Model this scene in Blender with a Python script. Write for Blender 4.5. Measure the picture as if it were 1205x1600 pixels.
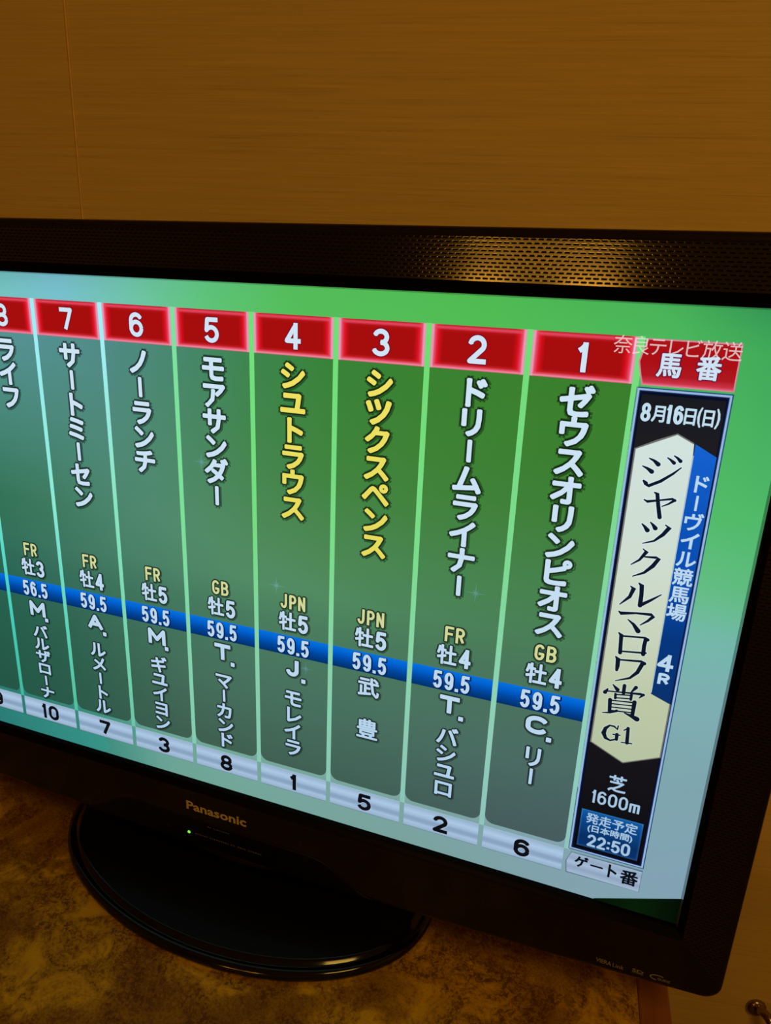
import bpy, bmesh, math, random
from mathutils import Vector, Matrix

# ------------------------------------------------------------------ clear
for o in list(bpy.data.objects):
    bpy.data.objects.remove(o, do_unlink=True)
scene = bpy.context.scene
COL = scene.collection

# ------------------------------------------------------------------ camera
TABLE_Z = 0.72                       # table top above the floor
TVZ = TABLE_Z + 0.305                # centre of the screen
F_PX = 1124.6                        # focal length for a 1205 x 1600 frame
cam_data = bpy.data.cameras.new('camera')
cam_data.sensor_fit = 'VERTICAL'
cam_data.sensor_height = 36.0
cam_data.sensor_width = 36.0 * 1205 / 1600
cam_data.lens = F_PX / 1600 * 36.0
cam_data.clip_start = 0.01
cam = bpy.data.objects.new('camera', cam_data)
COL.objects.link(cam)
_f = Vector((-0.3115, 0.8973, -0.3127)).normalized()
_r = Vector((0.9396, 0.3400, 0.0397)); _r = (_r - _f * _r.dot(_f)).normalized()
_u = _r.cross(_f)
_m = Matrix((_r, _u, -_f)).transposed().to_4x4()
_m.translation = Vector((0.2784, -0.4195, 0.2061 + TVZ))
cam.matrix_world = _m
scene.camera = cam

# ------------------------------------------------------------------ world, lights, exposure
world = bpy.data.worlds.new('world'); scene.world = world
world.use_nodes = True
_bg = world.node_tree.nodes['Background']
_bg.inputs[0].default_value = (1.0, 0.62, 0.28, 1); _bg.inputs[1].default_value = 0.0
scene.view_settings.view_transform = 'Standard'
scene.view_settings.look = 'None'
scene.view_settings.gamma = 1.0
scene.view_settings.use_curve_mapping = False
scene.view_settings.exposure = 0.0
WARM = (1.0, 0.61, 0.105); AMBER = (1.0, 0.44, 0.045)
def area_light(name, loc, target, sx, sy, power, color=WARM):
    d = bpy.data.lights.new(name, 'AREA'); d.shape = 'RECTANGLE'
    d.size = sx; d.size_y = sy; d.energy = power; d.color = color
    o = bpy.data.objects.new(name, d); COL.objects.link(o)
    o.location = loc
    o.rotation_euler = (Vector(target) - Vector(loc)).to_track_quat('-Z', 'Y').to_euler()
    return o
area_light('ceiling_light', (1.00, -1.05, 2.34), (0.95, -0.95, 0.0), 0.5, 0.5, 10.4)
area_light('bedside_light', (-0.345, -2.45, TVZ + 0.155), (0.2, 0, TVZ + 0.155), 0.15, 0.08, 1.5, AMBER)
area_light('bedside_light', (0.045, -2.45, TVZ + 0.155), (0.2, 0, TVZ + 0.155), 0.19, 0.08, 1.9, AMBER)
area_light('wall_light', (-0.14, -2.47, TVZ + 0.28), (0.1, 0, TVZ + 0.28), 0.56, 0.20, 1.7, AMBER)

# ------------------------------------------------------------------ helpers
def lin(c):
    r = []
    for v in c[:3]:
        v = max(0.0, v) / 255.0
        r.append(v / 12.92 if v <= 0.04045 else ((v + 0.055) / 1.055) ** 2.4)
    return tuple(r)

def mesh_obj(name, verts, faces, mats, parent=None, smooth=False, cols=None, mat_idx=None):
    me = bpy.data.meshes.new(name)
    me.from_pydata(verts, [], faces)
    for m in (mats if isinstance(mats, (list, tuple)) else [mats]):
        me.materials.append(m)
    if mat_idx:
        me.polygons.foreach_set('material_index', mat_idx)
    if smooth:
        me.polygons.foreach_set('use_smooth', [True] * len(me.polygons))
    if cols:
        at = me.color_attributes.new('picture', 'FLOAT_COLOR', 'POINT')
        flat = []
        for c in cols: flat.extend((c[0], c[1], c[2], 1.0))
        at.data.foreach_set('color', flat)
    me.update()
    o = bpy.data.objects.new(name, me)
    COL.objects.link(o)
    if parent: o.parent = parent
    return o

def bm_obj(name, bm, mats, parent=None, smooth=False, bevel=0.0):
    if bevel:
        bmesh.ops.bevel(bm, geom=list(bm.edges), offset=bevel, segments=2, affect='EDGES', profile=0.6)
    bmesh.ops.recalc_face_normals(bm, faces=list(bm.faces))
    me = bpy.data.meshes.new(name); bm.to_mesh(me); bm.free()
    for m in (mats if isinstance(mats, (list, tuple)) else [mats]): me.materials.append(m)
    if smooth: me.polygons.foreach_set('use_smooth', [True] * len(me.polygons))
    o = bpy.data.objects.new(name, me); COL.objects.link(o)
    if parent: o.parent = parent
    return o

def prism(bm, pts, z0, z1):
    b = [bm.verts.new((x, y, z0)) for x, y in pts]; t = [bm.verts.new((x, y, z1)) for x, y in pts]
    bm.faces.new(b[::-1]); bm.faces.new(t)
    n = len(pts)
    for i in range(n):
        j = (i + 1) % n
        bm.faces.new((b[i], b[j], t[j], t[i]))

def tag(o, label, cat=None, group=None, kind=None):
    if label: o['label'] = label
    if cat: o['category'] = cat
    if group: o['group'] = group
    if kind: o['kind'] = kind
    return o

def empty(name, loc):
    o = bpy.data.objects.new(name, None); o.empty_display_size = 0.05
    o.location = loc; COL.objects.link(o); return o

def tube(bm, path, radii, seg=16):
    rings = []
    for i, p in enumerate(path):
        p = Vector(p)
        a = Vector(path[max(0, i - 1)]); b = Vector(path[min(len(path) - 1, i + 1)])
        d = (b - a).normalized()
        x = d.cross(Vector((0.3, 1, 0.1))).normalized(); y = d.cross(x)
        r = radii[i]
        rings.append([bm.verts.new(p + x * r * math.cos(2 * math.pi * k / seg) + y * r * math.sin(2 * math.pi * k / seg)) for k in range(seg)])
    for a, b in zip(rings, rings[1:]):
        for k in range(seg):
            bm.faces.new((a[k], a[(k + 1) % seg], b[(k + 1) % seg], b[k]))
    bm.faces.new(rings[0][::-1]); bm.faces.new(rings[-1])

# ------------------------------------------------------------------ materials
class NT:
    def __init__(s, name):
        s.m = bpy.data.materials.new(name); s.m.use_nodes = True
        s.t = s.m.node_tree; s.n = s.t.nodes; s.l = s.t.links
        s.b = s.n['Principled BSDF']; s.out = s.n['Material Output']
    def new(s, typ, **kw):
        n = s.n.new(typ)
        for k, v in kw.items(): setattr(n, k, v)
        return n
    def link(s, a, b): s.l.new(a, b)
    def ramp(s, fac, stops, interp='LINEAR'):
        r = s.new('ShaderNodeValToRGB'); r.color_ramp.interpolation = interp
        e = r.color_ramp.elements
        while len(e) < len(stops): e.new(0.5)
        for q, (p, c) in zip(e, stops): q.position = p; q.color = (c[0], c[1], c[2], 1)
        s.link(fac, r.inputs[0]); return r.outputs[0]
    def mapping(s, scale, loc=(0, 0, 0)):
        tc = s.new('ShaderNodeTexCoord'); mp = s.new('ShaderNodeMapping')
        mp.inputs['Scale'].default_value = scale; mp.inputs['Location'].default_value = loc
        s.link(tc.outputs['Object'], mp.inputs[0]); return mp.outputs[0]
    def noise(s, vec, scale, detail=4, rough=0.5, dist=0.0):
        n = s.new('ShaderNodeTexNoise'); n.inputs['Scale'].default_value = scale
        n.inputs['Detail'].default_value = detail; n.inputs['Roughness'].default_value = rough
        n.inputs['Distortion'].default_value = dist
        s.link(vec, n.inputs['Vector']); return n.outputs[0]
    def math(s, op, a, b=None):
        n = s.new('ShaderNodeMath', operation=op)
        for i, v in enumerate((a, b)):
            if v is None: continue
            if hasattr(v, 'links'): s.link(v, n.inputs[i])
            else: n.inputs[i].default_value = v
        return n.outputs[0]
    def mix(s, fac, a, b, blend='MIX'):
        n = s.new('ShaderNodeMix', data_type='RGBA', blend_type=blend)
        for sock, v in ((n.inputs[0], fac), (n.inputs[6], a), (n.inputs[7], b)):
            if hasattr(v, 'links'): s.link(v, sock)
            elif isinstance(v, (int, float)): sock.default_value = v
            else: sock.default_value = (v[0], v[1], v[2], 1)
        return n.outputs[2]
    def bump(s, h, strength, dist):
        b = s.new('ShaderNodeBump'); b.inputs['Strength'].default_value = strength
        b.inputs['Distance'].default_value = dist
        s.link(h, b.inputs['Height']); s.link(b.outputs[0], s.b.inputs['Normal'])

def plain(name, col, rough=0.4, metal=0.0, spec=0.5, coat=0.0):
    t = NT(name)
    n = t.noise(t.mapping((1, 1, 1)), 60, 3)
    c = t.ramp(n, [(0.3, [v * 0.9 for v in col]), (0.7, [v * 1.1 for v in col])])
    t.link(c, t.b.inputs['Base Color'])
    t.b.inputs['Roughness'].default_value = rough; t.b.inputs['Metallic'].default_value = metal
    t.b.inputs['Specular IOR Level'].default_value = spec; t.b.inputs['Coat Weight'].default_value = coat
    return t.m

def wallpaper_mat(name):
    t = NT(name)
    v1 = t.mapping((6, 1, 380)); v2 = t.mapping((14, 1, 1000)); v3 = t.mapping((900, 1, 600)); v4 = t.mapping((3, 1, 120))
    a = t.noise(v1, 1.0, 5, 0.6); b = t.noise(v2, 1.0, 4, 0.6); c = t.noise(v3, 1.0, 2); d = t.noise(v4, 1.0, 3)
    s = t.math('ADD', t.math('MULTIPLY', a, 0.45), t.math('MULTIPLY', b, 0.30))
    s = t.math('ADD', s, t.math('MULTIPLY', c, 0.08)); s = t.math('ADD', s, t.math('MULTIPLY', d, 0.17))
    col = t.ramp(s, [(0.36, (0.47, 0.31, 0.125)), (0.44, (0.59, 0.41, 0.180)), (0.53, (0.64, 0.45, 0.200)), (0.66, (0.70, 0.50, 0.235))])
    t.link(col, t.b.inputs['Base Color'])
    t.b.inputs['Roughness'].default_value = 0.7; t.b.inputs['Specular IOR Level'].default_value = 0.2
    t.bump(s, 0.25, 0.0015)
    return t.m

def marble_mat(name):
    t = NT(name)
    v = t.mapping((1, 1, 1), (0.31, 0.17, 0.0))
    big = t.noise(v, 8.0, 5, 0.6, 0.8)
    mid = t.noise(v, 26.0, 6, 0.68, 1.0)
    fine = t.noise(v, 290.0, 4, 0.75, 0.8)
    grit = t.noise(v, 560.0, 3, 0.6)
    base = t.ramp(big, [(0.36, (0.24, 0.118, 0.006)), (0.46, (0.34, 0.180, 0.008)), (0.53, (0.62, 0.355, 0.011)), (0.70, (0.44, 0.245, 0.010))])
    blot = t.ramp(mid, [(0.42, (0, 0, 0)), (0.58, (1, 1, 1))])
    c1 = t.mix(t.math('MULTIPLY', blot, 0.55), base, (0.24, 0.112, 0.006))
    spk = t.math('MULTIPLY', t.ramp(mid, [(0.43, (0, 0, 0)), (0.57, (1, 1, 1))]), t.ramp(fine, [(0.45, (0, 0, 0)), (0.55, (1, 1, 1))]))
    c2 = t.mix(t.math('MULTIPLY', spk, 0.85), c1, (0.095, 0.032, 0.003))
    sp2 = t.math('MULTIPLY', t.ramp(big, [(0.44, (1, 1, 1)), (0.58, (0, 0, 0))]), t.ramp(grit, [(0.50, (0, 0, 0)), (0.60, (1, 1, 1))]))
    c3 = t.mix(t.math('MULTIPLY', sp2, 0.55), c2, (0.12, 0.045, 0.004))
    t.link(c3, t.b.inputs['Base Color'])
    t.b.inputs['Roughness'].default_value = 0.5; t.b.inputs['Specular IOR Level'].default_value = 0.08
    t.bump(fine, 0.06, 0.0005)
    return t.m

def wood_mat(name, c0, c1, rough=0.45):
    t = NT(name)
    n = t.noise(t.mapping((60, 3, 60)), 1.5, 5, 0.6, 0.4)
    t.link(t.ramp(n, [(0.3, c0), (0.7, c1)]), t.b.inputs['Base Color'])
    t.b.inputs['Roughness'].default_value = rough; t.bump(n, 0.1, 0.001)
    return t.m

def grille_mat(name):
    """glossy black plastic with rows of tiny staggered slots"""
    t = NT(name)
    tc = t.new('ShaderNodeTexCoord'); sp = t.new('ShaderNodeSeparateXYZ'); t.link(tc.outputs['Object'], sp.inputs[0])
    PX, PZ = 0.0041, 0.0021
    zr = t.math('DIVIDE', sp.outputs[2], PZ)
    row = t.math('FLOOR', zr); fz = t.math('SUBTRACT', zr, row)
    odd = t.math('MODULO', t.math('ABSOLUTE', row), 2.0)
    xr = t.math('ADD', t.math('DIVIDE', sp.outputs[0], PX), t.math('MULTIPLY', odd, 0.5))
    fx = t.math('SUBTRACT', xr, t.math('FLOOR', xr))
    dx = t.math('ABSOLUTE', t.math('SUBTRACT', fx, 0.5)); dz = t.math('ABSOLUTE', t.math('SUBTRACT', fz, 0.5))
    ax = t.math('MAXIMUM', t.math('SUBTRACT', t.math('MULTIPLY', dx, PX), 0.0011), 0.0)
    az = t.math('MULTIPLY', dz, PZ)
    dist = t.math('SQRT', t.math('ADD', t.math('MULTIPLY', ax, ax), t.math('MULTIPLY', az, az)))
    hole = t.math('LESS_THAN', dist, 0.00036)
    ridge = t.ramp(t.math('DIVIDE', dist, 0.001), [(0.30, (0, 0, 0)), (0.60, (1, 1, 1))])
    t.link(t.mix(hole, (0.010, 0.0062, 0.0045), (0.006, 0.004, 0.003)), t.b.inputs['Base Color'])
    t.link(t.math('ADD', t.math('MULTIPLY', hole, 0.7), 0.11), t.b.inputs['Roughness'])
    t.link(t.math('SUBTRACT', 0.5, t.math('MULTIPLY', hole, 0.5)), t.b.inputs['Specular IOR Level'])
    t.bump(ridge, 0.07, 0.0002)
    return t.m

def picture_mat(name):
    m = bpy.data.materials.new(name); m.use_nodes = True
    nt = m.node_tree; nt.nodes.clear()
    a = nt.nodes.new('ShaderNodeVertexColor'); a.layer_name = 'picture'
    e = nt.nodes.new('ShaderNodeEmission'); o = nt.nodes.new('ShaderNodeOutputMaterial')
    nt.links.new(a.outputs[0], e.inputs[0]); e.inputs[1].default_value = 1.0
    nt.links.new(e.outputs[0], o.inputs[0]); return m

def overlay_mat(name, col, alpha):
    m = bpy.data.materials.new(name); m.use_nodes = True
    nt = m.node_tree; nt.nodes.clear()
    e = nt.nodes.new('ShaderNodeEmission'); o = nt.nodes.new('ShaderNodeOutputMaterial')
    tr = nt.nodes.new('ShaderNodeBsdfTransparent'); mx = nt.nodes.new('ShaderNodeMixShader')
    e.inputs[0].default_value = (*lin(col), 1); mx.inputs[0].default_value = alpha
    nt.links.new(tr.outputs[0], mx.inputs[1]); nt.links.new(e.outputs[0], mx.inputs[2])
    nt.links.new(mx.outputs[0], o.inputs[0]); return m

M_WALL = wallpaper_mat('cream_grasscloth_wallpaper')
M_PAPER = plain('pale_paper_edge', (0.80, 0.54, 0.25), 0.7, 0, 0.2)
M_PLASTER = plain('warm_plaster', (0.62, 0.47, 0.26), 0.8, 0, 0.2)
M_FLOOR = plain('brown_carpet', (0.16, 0.10, 0.05), 0.9, 0, 0.1)
M_MARBLE = marble_mat('brown_marbled_laminate')
M_TRIM = wood_mat('red_brown_edge', (0.20, 0.062, 0.018), (0.27, 0.085, 0.026))
M_CAB = wood_mat('cabinet_wood', (0.20, 0.11, 0.04), (0.30, 0.17, 0.07))
M_GRILLE = grille_mat('perforated_black_plastic')
M_BEZEL = plain('gloss_brown_black_plastic', (0.010, 0.0062, 0.0045), 0.18, 0, 0.2)
M_LIP = plain('black_lip', (0.003, 0.0025, 0.002), 0.32, 0, 0.03)
M_EDGE = plain('polished_inner_edge', (0.40, 0.42, 0.46), 0.12, 0.75, 0.6)
M_CHIN = plain('black_control_panel', (0.002, 0.002, 0.002), 0.4, 0, 0.12)
M_MATTE = plain('matte_black_plastic', (0.008, 0.008, 0.009), 0.5, 0, 0.3)
M_BASE = plain('satin_black_stand', (0.002, 0.002, 0.002), 0.42, 0, 0.16)
M_RIM = plain('gloss_black_rim', (0.003, 0.0025, 0.002), 0.10, 0, 0.4)
M_SILVER = plain('silver_print', (0.52, 0.44, 0.36), 0.5, 0.0, 0.3)
M_GREY = plain('grey_print', (0.22, 0.21, 0.20), 0.6, 0, 0.2)
M_FAINT = plain('faint_print', (0.10, 0.09, 0.08), 0.6, 0, 0.2)
M_BRONZE = plain('bronze_metal', (0.34, 0.25, 0.13), 0.22, 1.0, 0.5)
M_PICT = picture_mat('display_picture')
M_MARK = overlay_mat('display_station_mark', (245, 225, 225), 0.62)
_t = NT('green_power_light'); _t.b.inputs['Base Color'].default_value = (0.05, 0.4, 0.02, 1)
_t.b.inputs['Emission Color'].default_value = (0.25, 1.0, 0.05, 1); _t.b.inputs['Emission Strength'].default_value = 1.0
M_LED = _t.m

# ------------------------------------------------------------------ the room
PHI = math.radians(11.0)
WD = Vector((math.cos(PHI), math.sin(PHI), 0)); WN = Vector((-math.sin(PHI), math.cos(PHI), 0))
W0 = Vector((0, 0.25, 0))
S0, S1, DEPTH, CEIL = -2.0, 1.9, 2.95, 2.38
def wall_frame(o):
    o.location = W0; o.rotation_euler = (0, 0, PHI); return o
def slab(name, x0, x1, y0, y1, z0, z1, mat, parent=None):
    bm = bmesh.new(); prism(bm, [(x0, y0), (x1, y0), (x1, y1), (x0, y1)], z0, z1)
    return bm_obj(name, bm, mat, parent)
wb = wall_frame(slab('wall_back', S0, S1, 0.0006, 0.10, 0, CEIL, M_PLASTER)); tag(wb, None, kind='structure')
SEAM = (Vector((-0.2638, 0.19875, 0)) - W0).dot(WD)
# two sheets of wallpaper meeting in a slightly raised joint
def sheet(xa, xb, lift_side):
    xs = sorted(set([xa, xb] + ([xb - 0.0032, xb - 0.0016] if lift_side > 0 else [xa + 0.0015])))
    v, f = [], []
    for x in xs:
        y = 0.0
        if lift_side > 0 and x > xb - 0.002: y = -0.0013
        if lift_side < 0 and x < xa + 0.0005: y = 0.0004
        v += [(x, y, 0.0), (x, y, CEIL)]
    n = len(xs)
    for i in range(n - 1): f.append((2 * i, 2 * i + 2, 2 * i + 3, 2 * i + 1))
    k = len(v)
    v += [(xs[0], 0.0006, 0), (xs[0], 0.0006, CEIL), (xs[-1], 0.0006, 0), (xs[-1], 0.0006, CEIL)]
    f += [(k, 0, 1, k + 1), (2 * n - 2, k + 2, k + 3, 2 * n - 1)]
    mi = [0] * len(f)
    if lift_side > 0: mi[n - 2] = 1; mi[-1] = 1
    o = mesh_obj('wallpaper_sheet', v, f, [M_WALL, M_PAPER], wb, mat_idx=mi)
    return o
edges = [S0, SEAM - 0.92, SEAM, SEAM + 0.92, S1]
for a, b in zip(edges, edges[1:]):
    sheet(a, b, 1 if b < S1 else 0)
fl = wall_frame(slab('floor', S0, S1, -DEPTH, 0.10, -0.05, 0, M_FLOOR)); tag(fl, None, kind='structure')
ce = wall_frame(slab('ceiling', S0, S1, -DEPTH, 0.10, CEIL, CEIL + 0.05, M_PLASTER)); tag(ce, None, kind='structure')
wl = wall_frame(slab('wall_left', S0 - 0.1, S0, -DEPTH, 0.10, 0, CEIL, M_PLASTER)); tag(wl, None, kind='structure')
wr = wall_frame(slab('wall_right', S1, S1 + 0.1, -DEPTH, 0.10, 0, CEIL, M_PLASTER)); tag(wr, None, kind='structure')
wf = wall_frame(slab('wall_front', S0, S1, -DEPTH - 0.1, -DEPTH, 0, CEIL, M_PLASTER)); tag(wf, None, kind='structure')

# ------------------------------------------------------------------ the table under the television
PHT = math.radians(5.0)
TD = Vector((math.cos(PHT), math.sin(PHT))); TN = Vector((-math.sin(PHT), math.cos(PHT)))
TR = Vector((0.3394, 0.0433))                     # a point of the line between laminate and edge strip
table = empty('television_table', (0, 0, 0))
tag(table, 'low table with brown marbled laminate top and red-brown edge strip under the television', 'table')
def back_of(p):                                   # walk from p along TN to just in front of the wall
    w = Vector((W0.x, W0.y)); n = Vector((WN.x, WN.y))
    return p + TN * ((w - p).dot(n) / TN.dot(n) - 0.003)
FRONT = -0.36
def tpoint(s, d): return TR + TD * s + TN * d
def quad(s0, s1, front): return [tuple(tpoint(s0, front)), tuple(tpoint(s1, front)), tuple(back_of(tpoint(s1, 0))), tuple(back_of(tpoint(s0, 0)))]
bm = bmesh.new(); prism(bm, quad(-1.15, -0.0002, FRONT), TABLE_Z - 0.03, TABLE_Z); bm_obj('table_top', bm, M_MARBLE, table)
bm = bmesh.new(); prism(bm, quad(0, 0.0230, FRONT), TABLE_Z - 0.03, TABLE_Z + 0.0002); bm_obj('edge_strip', bm, M_TRIM, table, bevel=0.0015)
bm = bmesh.new(); prism(bm, [tuple(tpoint(-1.15, FRONT - 0.023)), tuple(tpoint(0.0230, FRONT - 0.023)), tuple(tpoint(0.0230, FRONT - 0.0002)), tuple(tpoint(-1.15, FRONT - 0.0002))], TABLE_Z - 0.03, TABLE_Z + 0.0002); bm_obj('edge_strip', bm, M_TRIM, table, bevel=0.0015)
bm = bmesh.new(); prism(bm, quad(-1.13, 0.012, FRONT + 0.01), 0.0, TABLE_Z - 0.0302); bm_obj('unseen_cabinet_body', bm, M_CAB, table)  # unseen solid body, added below the top to shade the wall

# ------------------------------------------------------------------ the hook on the wall
HP = W0 + WD * ((Vector((0.5144, 0.3500, 0)) - W0).dot(WD)); HP.z = TVZ - 0.6205
hook = empty('wall_hook', HP); hook.rotation_euler = (0, 0, PHI)
tag(hook, 'small dark bronze metal hook with round plate on the wall beside the table', 'hook')
bm = bmesh.new()
prof = [(0.0115, 0.0), (0.0115, -0.002), (0.0105, -0.0042), (0.0075, -0.0058), (0.0, -0.0064)]
rings = []
for r, y in prof[:-1]:
    rings.append([bm.verts.new((r * math.cos(2 * math.pi * k / 32), y, r * math.sin(2 * math.pi * k / 32))) for k in range(32)])
for a, b in zip(rings, rings[1:]):
    for k in range(32): bm.faces.new((a[k], a[(k + 1) % 32], b[(k + 1) % 32], b[k]))
tip = bm.verts.new((0, prof[-1][1], 0))
for k in range(32): bm.faces.new((rings[-1][k], rings[-1][(k + 1) % 32], tip))
bm.faces.new(rings[0])
bm_obj('round_plate', bm, M_BRONZE, hook, smooth=True)
bm = bmesh.new()
path = [(0.000, -0.004, 0.002), (0.002, -0.012, 0.008), (0.006, -0.020, 0.009), (0.0105, -0.026, 0.004), (0.0135, -0.029, -0.010), (0.0145, -0.030, -0.024), (0.0145, -0.030, -0.042), (0.0145, -0.028, -0.055), (0.0140, -0.034, -0.066), (0.0140, -0.046, -0.070), (0.0140, -0.055, -0.062)]
tube(bm, path, [0.0050, 0.0052, 0.0055, 0.0056, 0.0054, 0.0052, 0.0050, 0.0050, 0.0048, 0.0046, 0.0048])
bm_obj('hook_arm', bm, M_BRONZE, hook, smooth=True)

# ------------------------------------------------------------------ the television
SW, SH = 0.698, 0.698 * 9 / 16
tv = empty('television', (-0.005, 0.041, TABLE_Z))
tag(tv, 'black flat television on an oval stand showing a green race entry table', 'television')
TVO = Vector(tv.location)
def rel(x, y, z): return (x - TVO.x, y - TVO.y, z + TVZ - TVO.z)

def outline(hw, top, bot, r, bow=0.0, nx=24, nz=14, nc=8):
    """closed loop in x,z: start bottom left corner, along the bottom, right, top, left"""
    P = []
    def zb(x): return bot - bow * (1 - min(1.0, (x / hw) ** 2))
    for i in range(nx + 1):
        x = -hw + r + (2 * hw - 2 * r) * i / nx; P.append((x, zb(x), 'b'))
    z0 = zb(hw - r)
    for i in range(1, nc): a = -math.pi / 2 + math.pi / 2 * i / nc; P.append((hw - r + r * math.cos(a), z0 + r + r * math.sin(a), 'br' if i > nc / 2 else 'b'))
    for i in range(nz + 1): P.append((hw, z0 + r + (top - r - z0 - r) * i / nz, 's'))
    for i in range(1, nc): a = math.pi / 2 * i / nc; P.append((hw - r + r * math.cos(a), top - r + r * math.sin(a), 's'))
    for i in range(nx + 1): P.append((hw - r - (2 * hw - 2 * r) * i / nx, top, 's'))
    for i in range(1, nc): a = math.pi / 2 + math.pi / 2 * i / nc; P.append((-hw + r + r * math.cos(a), top - r + r * math.sin(a), 's'))
    for i in range(nz + 1): P.append((-hw, top - r - (top - r - z0 - r) * i / nz, 's'))
    for i in range(1, nc): a = math.pi + math.pi / 2 * i / nc; P.append((-hw + r + r * math.cos(a), z0 + r + r * math.sin(a), 's' if i < nc / 2 else 'b'))
    return P
HW, TOP, BOT, BOW = 0.3846, 0.2334, -0.2455, 0.0135
def loop(hw, top, bot, r, bow, y): return [rel(x, y, z) for x, z, _ in outline(hw, top, bot, r, bow)]
side_of = [k for _, _, k in outline(HW, TOP, BOT, 0.013, BOW)]
E = 0.0004
loops = [
    loop(HW - 0.003, TOP - 0.003, BOT + 0.003, 0.012, BOW, 0.020),
    loop(HW, TOP, BOT, 0.013, BOW, 0.006),
    loop(HW, TOP, BOT, 0.013, BOW, -0.0028),
    loop(HW - 0.0008, TOP - 0.0010, BOT + 0.0008, 0.0125, BOW, -0.0048),
    loop(HW - 0.0024, TOP - 0.0030, BOT + 0.0024, 0.0115, BOW, -0.0060),
    loop(HW - 0.0045, TOP - 0.0055, BOT + 0.0045, 0.0100, BOW, -0.0065),     # face starts
    loop(SW / 2 + 0.0058, SH / 2 + 0.0085, -SH / 2 - 0.0075, 0.0020, 0, -0.0065),   # face ends
    loop(SW / 2 + 0.0052, SH / 2 + 0.0078, -SH / 2 - 0.0068, 0.0018, 0, -0.0058),
    loop(SW / 2 + 0.0020, SH / 2 + 0.0020, -SH / 2 - 0.0020, 0.0010, 0, -0.0042),
    loop(SW / 2 + 0.0015, SH / 2 + 0.0015, -SH / 2 - 0.0012, 0.0008, 0, -0.0038),
    loop(SW / 2 + E, SH / 2 + E, -SH / 2 - E, 0.0004, 0, 0.0010),
]
V, Fc, MI = [], [], []
n = len(loops[0])
for L in loops: V += L
for k in range(len(loops) - 1):
    for i in range(n):
        j = (i + 1) % n
        Fc.append((k * n + i, k * n + j, (k + 1) * n + j, (k + 1) * n + i))
        if k >= 9 and side_of[i] == 's' and side_of[j] == 's': MI.append(3)
        elif k >= 6: MI.append(2)
        elif k == 5: MI.append(1 if side_of[i] == 's' and side_of[j] == 's' else 0)
        else: MI.append(0)
mesh_obj('bezel', V, Fc, [M_BEZEL, M_GRILLE, M_LIP, M_EDGE], tv, smooth=True, mat_idx=MI)
bz = bpy.data.objects['bezel']
bz.data.polygons.foreach_set('use_smooth', [not (5 * n <= i < 6 * n or i >= 9 * n) for i in range(len(bz.data.polygons))])
# rear housing
L0 = loop(HW - 0.0034, TOP - 0.0034, BOT + 0.0034, 0.012, BOW, 0.0195)
L1 = loop(HW - 0.006, TOP - 0.006, BOT + 0.008, 0.014, BOW * 0.8, 0.045)
L2 = loop(HW - 0.05, TOP - 0.05, BOT + 0.05, 0.03, 0.0, 0.085)
V = L0 + L1 + L2; Fc = []
for k in range(2):
    for i in range(n):
        j = (i + 1) % n; Fc.append((k * n + i, (k + 1) * n + i, (k + 1) * n + j, k * n + j))
Fc.append(tuple(range(2 * n, 3 * n))); Fc.append(tuple(range(n))[::-1])
mesh_obj('rear_housing', V, Fc, M_MATTE, tv)

# oval stand
CA, CB, CR = 0.1815, 0.111, math.radians(-4.16)
BC = (-0.005, 0.041)
prof = [(0.004, 0.0), (0.0012, 0.0015), (0.0, 0.0045), (0.0010, 0.0078), (0.0032, 0.0092), (0.0058, 0.0094), (0.0072, 0.0088),
        (0.0086, 0.0094), (0.0100, 0.0112), (0.0125, 0.0120), (0.035, 0.0132), (0.075, 0.0150), (0.105, 0.0160)]
V, Fc = [], []
N = 96
for ins, z in prof:
    for k in range(N):
        a = 2 * math.pi * k / N
        x, y = (CA - ins) * math.cos(a), (CB - ins) * math.sin(a)
        V.append((x * math.cos(CR) - y * math.sin(CR), x * math.sin(CR) + y * math.cos(CR), z))
for r in range(len(prof) - 1):
    for k in range(N): Fc.append((r * N + k, r * N + (k + 1) % N, (r + 1) * N + (k + 1) % N, (r + 1) * N + k))
Fc.append(tuple(range((len(prof) - 1) * N, len(prof) * N))); Fc.append(tuple(range(N))[::-1])
mesh_obj('stand_base', V, Fc, [M_BASE, M_RIM], tv, smooth=True, mat_idx=[1 if i < 9 * N else 0 for i in range(len(Fc))])
V, Fc = [], []
for z, a0, b0 in ((0.0155, 0.075, 0.030), (0.022, 0.066, 0.024), (0.040, 0.062, 0.021), (0.075, 0.062, 0.020)):
    for k in range(48):
        a = 2 * math.pi * k / 48; V.append((a0 * math.cos(a), 0.006 + b0 * math.sin(a), z))
for r in range(3):
    for k in range(48): Fc.append((r * 48 + k, r * 48 + (k + 1) % 48, (r + 1) * 48 + (k + 1) % 48, (r + 1) * 48 + k))
mesh_obj('stand_neck', V, Fc, M_BASE, tv, smooth=True)

# black control panel set in the middle of the lower bezel
def zbot(x): return BOT - BOW * (1 - (x / HW) ** 2)
top_pts = []
for i in range(41):
    x = -0.138 + 0.276 * i / 40; a = abs(x)
    s = max(0.0, min(1.0, (a - 0.086) / 0.052)); s = s * s * (3 - 2 * s)
    top_pts.append((x, -0.2312 + (zbot(x) + 0.0035 + 0.2312) * s))
V, Fc = [], []
for x, z in top_pts:
    zb = zbot(x) + 0.0030
    V += [rel(x, -0.0069, z), rel(x, -0.0073, z - 0.0008 if z - 0.0008 > zb else (z + zb) / 2), rel(x, -0.0073, zb), rel(x, -0.0055, zb - 0.0022), rel(x, -0.004, z)]
for i in range(40):
    for k in range(4): Fc.append((i * 5 + k, i * 5 + k + 1, i * 5 + k + 6, i * 5 + k + 5))
mesh_obj('control_panel', V, Fc, M_CHIN, tv)

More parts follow.
